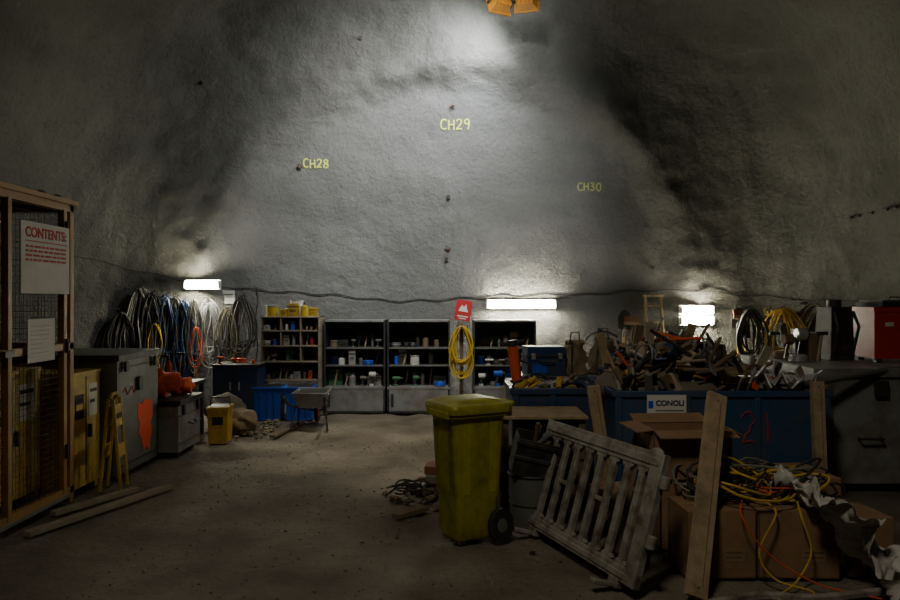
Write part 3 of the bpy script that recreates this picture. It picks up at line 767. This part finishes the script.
def sheet(name,x0,y0,ylen,seed,ztop=.53,w1=.35,w2=.35,nu=60,nv=70,amp=1):
    bm=bmesh.new(); g={}
    for i in range(nu+1):
        for j in range(nv+1):
            u=i/nu; v=j/nv
            x=x0+v*w1+max(0,v-.45)*w2; y=y0-u*ylen-(max(0,v-.5))*.15*u
            z=ztop+.03*math.sin(v*9) if v<.45 else ztop*(1-((v-.45)/.55))+.015
            q=Vector((u*4,v*4,seed)); rg=(abs(noise.noise(q*1.3))*.16+abs(noise.noise(q*3.1))*.09+abs(noise.noise(q*6.5))*.035)*amp
            x+=noise.noise(q*1.2+Vector((5,0,0)))*.12; z+=rg; y+=noise.noise(q*1.1+Vector((0,7,0)))*.14
            if v>.45: x+=rg*.9
            g[(i,j)]=bm.verts.new((x,y,max(z,.02)))
    for i in range(nu):
        for j in range(nv): bm.faces.new((g[(i,j)],g[(i+1,j)],g[(i+1,j+1)],g[(i,j+1)]))
    bmesh.ops.recalc_face_normals(bm,faces=bm.faces)
    me=bpy.data.meshes.new(name); bm.to_mesh(me); bm.free(); me.materials.append(M['sheet'])
    for p in me.polygons: p.use_smooth=True
    C.objects.link(bpy.data.objects.new(name,me))
sheet('crumpled_plastic_sheet',2.15,5.00,.74,2,.48,.28,.20)
sack('white_rubble_bag',(2.74,4.42,0),(.30,.30,.26),'sheet',35)

# ------------------------------------------------------------------ skips
def skip(name,x0,x1,y0,y1,h,k='blueskip'):
    mb=MB(name); t=.02
    mb.bb(x0,x1,y0,y0+t,.08,h,k); mb.bb(x0,x1,y1-t,y1,.08,h,k); mb.bb(x0,x0+t,y0,y1,.08,h,k); mb.bb(x1-t,x1,y0,y1,.08,h,k); mb.bb(x0,x1,y0,y1,.08,.1,k)
    for a in ((x0-.02,x1+.02,y0-.025,y0+.03),(x0-.02,x1+.02,y1-.03,y1+.025),(x0-.025,x0+.03,y0,y1),(x1-.03,x1+.025,y0,y1)): mb.bb(*a,h-.05,h,k)
    n=max(2,int((x1-x0)/.6))
    for i in range(n+1):
        xx=x0+.03+(x1-x0-.06)*i/n; mb.bb(xx-.025,xx+.025,y0-.02,y0,.08,h-.05,k)
    for xx in (x0+.15,x1-.15): mb.bb(xx-.06,xx+.06,y0,y1,0,.08,'dark')
    return mb
s=skip('steel_scrap_skip',1.40,3.22,6.15,7.35,.98).done()
mb=MB('company_label'); mb.bb(1.66,1.99,6.112,6.122,.79,.95,'paper'); mb.bb(1.67,1.71,6.109,6.113,.84,.90,'blue'); lo=mb.done(bevel=0,parent=s)
text('CONOLI',lo,Matrix.Translation((1.852,6.1105,.88))@FACE_F,.062,'navy',bold=.002)
mb=MB('label_line'); mb.bb(1.73,1.97,6.110,6.113,.815,.822,'ink'); mb.done(bevel=0,parent=s)
mb=MB('spray_number')
for st in GL['2']: mb.tube([(2.46+u*.13+.010*math.sin(v*20),6.147,.54+v*.26) for u,v in smooth(st)],.008,'redspray',5)
mb.tube([(2.68,6.147,.80),(2.692,6.147,.68),(2.69,6.147,.53)],.008,'redspray',5); mb.done(bevel=0,parent=s)
skip('navy_steel_bin',.55,1.27,6.40,7.1,.97,'navy').done()
mb=MB('scrap_heap'); rr=random.Random(11)
mb.ball((2.25,6.75,.85),(1.6,.95,.80),'stone',.6,2,4)
for i in range(380):
    x=rr.uniform(1.48,3.12); y=rr.uniform(6.27,7.25); hz=.97+.44*math.exp(-((x-2.1)/.6)**2)*rr.uniform(.3,1)*(1 if y>6.4 else .6)
    t=rr.random(); k=rr.choice(['silver','dark','black','ltgrey','oldwood','wood','ply','sack','brick','silver','grey','black','sack','yellow','navy','ltgrey','dark','orange','dark','oldwood'])
    if t<.35:
        L=rr.uniform(.2,.55); a=rr.uniform(0,6.3); e=rr.uniform(-.4,1.1); d=Vector((math.cos(a)*math.cos(e),math.sin(a)*math.cos(e)*.4,math.sin(e)))*L/2
        mb.cyl(Vector((x,y,hz))-d,Vector((x,y,hz))+d,rr.uniform(.008,.022),k,seg=8)
    elif t<.68:
        mb.box((x,y,hz-.03),(rr.uniform(.08,.28),rr.uniform(.03,.10),rr.uniform(.010,.04)),k,(rr.uniform(-.9,.9),rr.uniform(-1.1,1.1),rr.uniform(0,3)))
    elif t<.78:
        d=Vector((rr.uniform(-.06,.06),rr.uniform(-.06,.06),.07)); mb.cyl(Vector((x,y,hz-.03))-d,Vector((x,y,hz-.03))+d,rr.uniform(.03,.06),k,seg=14)
    elif t<.9:
        s_=rr.uniform(.05,.12); mb.ball((x,y,hz-.04),(s_*1.3,s_,s_),k,.7,i,2)
    else:
        mb.ring((x,y,hz),rr.uniform(.05,.10),.010,k,rr.choice('XYZ'),14)
for (x,z,L,lean,k) in [(1.55,.85,.60,-.2,'wood'),(1.72,.9,.62,.15,'oldwood'),(1.95,.95,.60,-.1,'ply'),(2.15,1.0,.55,.3,'wood'),(2.42,.95,.5,-.35,'oldwood'),(2.85,.85,.5,.4,'ply')]:
    mb.box((x+math.sin(lean)*L/2,6.95,z+L/2*math.cos(lean)),(.08,.03,L),k,(0.1,lean,0))
mb.done(bevel=.002)
mb=MB('silver_ducting')
for q in range(9):
    mb.box((2.62+q*.06,6.32+.05*math.sin(q*5),1.05+.05*math.sin(q*2)),(.02,.22,.14),'silver',(rr.uniform(-.8,.8),rr.uniform(-.9,.9),rr.uniform(-.8,.8)))
    mb.box((2.62+q*.06,6.34,1.06),(.12,.16,.008),'silver',(rr.uniform(-.8,.8),rr.uniform(-.9,.9),rr.uniform(-.8,.8)))
mb.done()
def toolbag(loc,w,h,k,rz=0):
    mb=MB('canvas_tool_bag')
    mb.box((0,0,h*.4),(w,w*.6,h*.8),k,top=.55,topy=.35)
    bmesh.ops.subdivide_edges(mb.bm,edges=mb.bm.edges[:],cuts=7,use_grid_fill=True)
    for v in mb.bm.verts:
        q=v.co.copy(); v.co+=Vector((noise.noise(q*8),noise.noise(q*8+Vector((4,0,0))),noise.noise(q*8+Vector((0,4,0)))))*.06; v.co.z=max(v.co.z,0)
    mb.tube([(-w*.18,-w*.1,h*.75),(-w*.15,-w*.12,h*1.0),(w*.15,-w*.12,h*1.0),(w*.18,-w*.1,h*.75)],.010,'dark')
    mb.tube([(-w*.2,-w*.33,.02),(-w*.16,-w*.24,h*.5),(-w*.12,-w*.14,h*.8)],.012,'dark')
    return mb.done(loc=loc,rz=rz,bevel=0)
toolbag((1.30,7.62,.97),.30,.44,'sack',.2)
toolbag((1.62,7.68,.97),.32,.48,'oldwood',-.3)
toolbag((1.95,7.62,.97),.26,.40,'stone',.4)
toolbag((2.25,7.66,.97),.30,.42,'sack',.1)
mb=MB('pneumatic_breaker')
mb.cyl((0,0,0),(0,0,.3),.02,'silver'); mb.cyl((0,0,.3),(0,0,.62),.045,'orange',.055); mb.tube([(-.12,0,.66),(0,0,.64),(.12,0,.66)],.02,'black'); mb.cyl((0,0,.6),(0,0,.68),.05,'dark'); mb.tube([(.02,0,.5),(.12,0,.45),(.15,0,.3),(.05,.05,.1)],.012,'black')
mb.done(mt=Matrix.Translation((.66,6.78,.70))@Matrix.Rotation(-.12,4,'Y'))
mb=MB('equipment_case')
mb.bb(-.2,.2,-.14,.14,.0,.30,'navy'); mb.bb(-.21,.21,-.15,.15,.19,.215,'dark'); mb.tube([(-.07,-.15,.15),(-.07,-.19,.15),(.07,-.19,.15),(.07,-.15,.15)],.01,'black')
for q in (-.14,.14): mb.box((q,-.153,.2),(.04,.012,.06),'silver')
mb.bb(-.15,.0,-.146,-.14,.03,.12,'blue')
mb.done(loc=(.98,7.6,.97),rz=.1)
bench('low_steel_table',.7,2.7,7.42,7.95,.97)
clutter('table_gear',2.38,2.68,7.5,7.9,.97,.30,['dark','grey','silver','sack','oldwood','black'],(.1,.2),91)
mb=MB('bin_contents')
for i in range(60):
    x=rr.uniform(.62,1.2); y=rr.uniform(6.5,7.0); z=rr.uniform(.86,1.0); L=rr.uniform(.1,.3); a=rr.uniform(0,6.3); e=rr.uniform(-.2,.7)
    d=Vector((math.cos(a)*math.cos(e)*.8,math.sin(a)*math.cos(e)*.6,math.sin(e)))*L/2
    x=min(max(x,.6+abs(d.x)),1.22-abs(d.x)); y=min(max(y,6.45+abs(d.y)),7.05-abs(d.y))
    mb.cyl(Vector((x,y,z))-d,Vector((x,y,z))+d,rr.uniform(.01,.03),rr.choice(['dark','grey','oldwood','silver','sack','yellow']),seg=8)
mb.done(bevel=0)

# ------------------------------------------------------------------ right vault and gear
mb=MB('large_site_vault')
mb.bb(3.32,5.3,6.6,8.2,.08,1.05,'ltgrey'); mb.bb(3.29,5.33,6.57,8.23,1.05,1.13,'ltgrey')
for xx in (3.5,5.1): mb.bb(xx-.08,xx+.08,6.62,8.18,0,.08,'dark')
for xx in (3.45,4.3,5.15): mb.bb(xx-.02,xx+.02,6.575,6.6,.1,1.05,'grey')
mb.bb(3.29,3.32,7.0,7.04,.1,1.05,'grey'); mb.bb(3.29,3.32,7.7,7.74,.1,1.05,'grey')
mb.box((3.9,6.56,.95),(.12,.03,.14),'dark'); mb.tube([(3.7,6.58,.5),(3.7,6.52,.5),(3.9,6.52,.5),(3.9,6.58,.5)],.012,'dark')
mb.done()
mb=MB('red_equipment_cabinet')
mb.bb(-.3,.3,-.22,.22,.04,.54,'red'); mb.bb(-.31,.31,-.23,.23,.5,.55,'red'); mb.bb(-.005,.005,-.224,-.22,.06,.5,'dark')
for q in (-.25,.25):
    for p_ in (-.18,.18): mb.bb(q-.03,q+.03,p_-.03,p_+.03,0,.05,'dark')
mb.bb(.08,.16,-.226,-.22,.3,.36,'paper'); mb.bb(-.2,-.12,-.226,-.22,.36,.4,'paper'); mb.box((-.03,-.24,.25),(.02,.03,.1),'silver'); mb.box((.03,-.24,.25),(.02,.03,.1),'silver')
mb.done(loc=(4.50,7.35,1.13),rz=-.08)
mb=MB('black_storage_case'); mb.bb(-.28,.28,-.2,.2,0,.05,'dark'); mb.bb(-.26,.26,-.18,.18,.05,.07,'grey'); mb.tube([(-.06,0,.07),(-.05,0,.10),(.05,0,.10),(.06,0,.07)],.008,'dark'); mb.done(loc=(4.50,7.35,1.68),rz=.1)
mb=MB('backpack_sprayer')
mb.box((0,0,.3),(.26,.3,.5),'black',top=.85); mb.cyl((0,0,.55),(0,0,.62),.07,'dark'); mb.tube([(-.1,-.16,.5),(-.11,-.24,.35),(-.1,-.16,.08)],.016,'dark'); mb.tube([(.1,-.16,.5),(.11,-.24,.35),(.1,-.16,.08)],.016,'dark'); mb.box((0,0,.03),(.26,.28,.06),'dark')
mb.done(loc=(4.02,7.6,1.13),rz=.1)
mb=MB('steel_pipe'); mb.cyl((2.95,6.22,1.015),(4.9,6.95,1.20),.03,'grey'); mb.cyl((4.88,6.94,1.2),(4.94,6.965,1.205),.04,'grey'); mb.cyl((2.92,6.21,1.012),(2.98,6.23,1.018),.04,'grey'); mb.done(bevel=0)
clutter('vault_top_gear',3.4,3.85,7.2,8.0,1.13,.34,['dark','grey','oldwood','black','silver'],(.1,.2),95)
clutter('vault_top_gear',4.25,5.0,7.95,8.1,1.13,.45,['dark','grey','oldwood','black','ltgrey'],(.1,.2),96)
def shovel(x,y,h,lean,k='oldwood',kind=0):
    mb=MB(['shovel','pickaxe','broom'][kind])
    if kind==0:
        mb.cyl((0,0,.0),(0,0,h-.28),.017,k); mb.tube([(-.05,0,.02),(0,0,.06),(.05,0,.02)],.014,k)
        mb.prism([(-.11,0),(.11,0),(.12,.2),(.06,.3),(0,.33),(-.06,.3),(-.12,.2)],.008,'dark',Matrix.Translation((0,0,h-.32)))
        mb.cyl((0,0,h-.45),(0,0,h-.28),.022,'grey')
    elif kind==1:
        mb.cyl((0,0,0),(0,0,h-.05),.02,k); mb.tube([(-.26,0,h-.16),(-.14,0,h-.08),(0,0,h-.05),(.14,0,h-.08),(.27,0,h-.17)],.02,'dark'); mb.box((0,0,h-.05),(.07,.05,.07),'dark')
    else:
        mb.cyl((0,0,0),(0,0,h-.1),.014,k); mb.box((0,0,h-.08),(.3,.06,.05),'wood'); mb.box((0,0,h-.01),(.29,.05,.09),'brick',top=1.1)
    mb.done(mt=Matrix.Translation((x,y,.0))@Matrix.Rotation(-lean,4,'X')@Matrix.Rotation(R.uniform(-.10,.10),4,'Y')@Matrix.Rotation(R.uniform(-.4,.4),4,'Z'),bevel=.002)
rr=random.Random(3)
for i in range(17):
    x=2.55+i*.17 if i<4 else 4.45+(i-4)*.115
    h=rr.uniform(1.2,1.65); lean=.16; yb=wy(x,1.4)-.34-h*math.sin(lean)
    shovel(x,yb,h,lean,rr.choice(['oldwood','wood','dark','yellow']),rr.choice([0,0,1,2,0,0]))
mb=MB('wooden_step_ladder')
for q in (-.15,.15): mb.cyl((q,0,0),(q*.85,.35,1.84),.024,'wood',seg=8)
for i in range(6): mb.box((0,.06+i*.055,.3+i*.27),(.30,.08,.03),'wood')
mb.box((0,.33,1.82),(.32,.12,.03),'wood'); mb.done(loc=(3.36,wy(3.4,1.5)-.55,0))
coil('yellow_hose_coil',5.05,1.62,.8,.44,'hosey',7,.012,.55,seed=31)
coil('hose_coil',4.65,1.6,.75,.4,'black',7,.016,.55,seed=32)
coil('hose_coil',5.45,1.7,.8,.4,'hoseo',6,.016,.50,seed=33)

# ------------------------------------------------------------------ junk between bin and barrier
mb=MB('wooden_crate')
x0,x1,y0,y1=.42,1.08,5.80,6.3
for xx in (x0,x1-.05):
    for yv in (y0,y1-.05): mb.bb(xx,xx+.05,yv,yv+.05,0,.80,'oldwood')
for zz in (.08,.28,.48):
    mb.bb(x0,x1,y0-.02,y0,zz,zz+.11,'oldwood'); mb.bb(x0-.02,x0,y0,y1,zz,zz+.11,'oldwood'); mb.bb(x1,x1+.02,y0,y1,zz,zz+.11,'oldwood')
mb.bb(x0-.05,x1+.02,y0-.04,y1+.02,.80,.825,'wood'); mb.bb(x0,x1,y0,y1,.04,.06,'oldwood')
mb.done()
mb=MB('black_plastic_crate')
for q in (-1,1):
    mb.box((0,q*.15,.14),(.4,.015,.28),'black'); mb.box((q*.2,0,.14),(.015,.3,.28),'black')
mb.box((0,0,.01),(.4,.3,.02),'black'); mb.box((0,-.16,.25),(.44,.02,.03),'black'); mb.box((0,-.16,.14),(.44,.02,.03),'dark')
for q in range(14): mb.cyl((rr.uniform(-.15,.1),rr.uniform(-.1,.1),.1),(rr.uniform(-.15,.15),rr.uniform(-.1,.1),rr.uniform(.26,.40)),rr.uniform(.01,.025),rr.choice(['grey','silver','oldwood','dark']))
mb.done(mt=Matrix.Translation((.66,5.58,.42))@Matrix.Rotation(.22,4,'Y')@Matrix.Rotation(.1,4,'X'))
mb=MB('steel_drum'); mb.cyl((0,0,0),(0,0,.42),.17,'grey',.19,24); mb.ring((0,0,.42),.19,.012,'dark'); mb.ring((0,0,.2),.18,.008,'dark'); mb.cyl((0,0,.4),(0,0,.425),.175,'black',seg=24); mb.done(loc=(.64,5.60,0))
mb=MB('brick_rubble'); rr=random.Random(8)
for r_ in range(4):
    for c_ in range(2):
        mb.box((c_*.115+rr.uniform(-.03,.03),rr.uniform(-.04,.04),.035+r_*.068),(.105,.215,.066),rr.choice(['brick','stone','sack']),(0,0,rr.uniform(-.5,.5)))
for i in range(60):
    a=rr.uniform(0,6.3); d=rr.uniform(.05,.40); s_=rr.uniform(.03,.09); mb.ball((d*math.cos(a)-.03,d*math.sin(a),max(s_*.3,(.3-d)*.9*rr.random())),(s_*1.3,s_,s_*.8),rr.choice(['brick','stone','sack','dark']),.6,i,1)
mb.done(loc=(-.15,6.50,0),bevel=.004)
mb=MB('rubble_heap')
for i in range(60):
    x=rr.uniform(.55,1.2); y=rr.uniform(5.0,5.35); s_=rr.uniform(.03,.09)
    if x>.55+(5.52-y)*.36-.1: continue
    mb.ball((x,y,s_*.35),(s_*1.3,s_,s_*.8),rr.choice(['stone','dark','sack','brick']),.6,i,1)
mb.done(bevel=0)
mb=MB('rubble_heap')
for i in range(60):
    x=rr.uniform(-2.70,-2.36); y=rr.uniform(9.1,10.4); s_=rr.uniform(.03,.08)
    mb.ball((x,y,s_*.3),(s_*1.3,s_,s_*.8),rr.choice(['stone','sack']),.6,i,1)
mb.done(bevel=0)
for a,b in [((1.12,4.95,.03),(1.42,5.45,.75)),((1.25,4.75,.03),(1.44,5.42,.55)),((1.0,5.3,.03),(1.36,5.42,.40))]:
    plank('scrap_timber',a,b,.07,.03,'oldwood',up=(0,-1,.1))

# ------------------------------------------------------------------ world + camera
w=bpy.data.worlds.new('world'); bpy.context.scene.world=w; w.use_nodes=True
w.node_tree.nodes['Background'].inputs[0].default_value=(0.02,0.02,0.018,1); w.node_tree.nodes['Background'].inputs[1].default_value=0.1
cam=bpy.data.cameras.new('camera'); cam.lens=29.04; cam.sensor_width=36; cam.clip_start=.05
co=bpy.data.objects.new('camera',cam); C.objects.link(co); co.location=(0,0,1.75); co.rotation_euler=(math.pi/2,0,0)
bpy.context.scene.camera=co
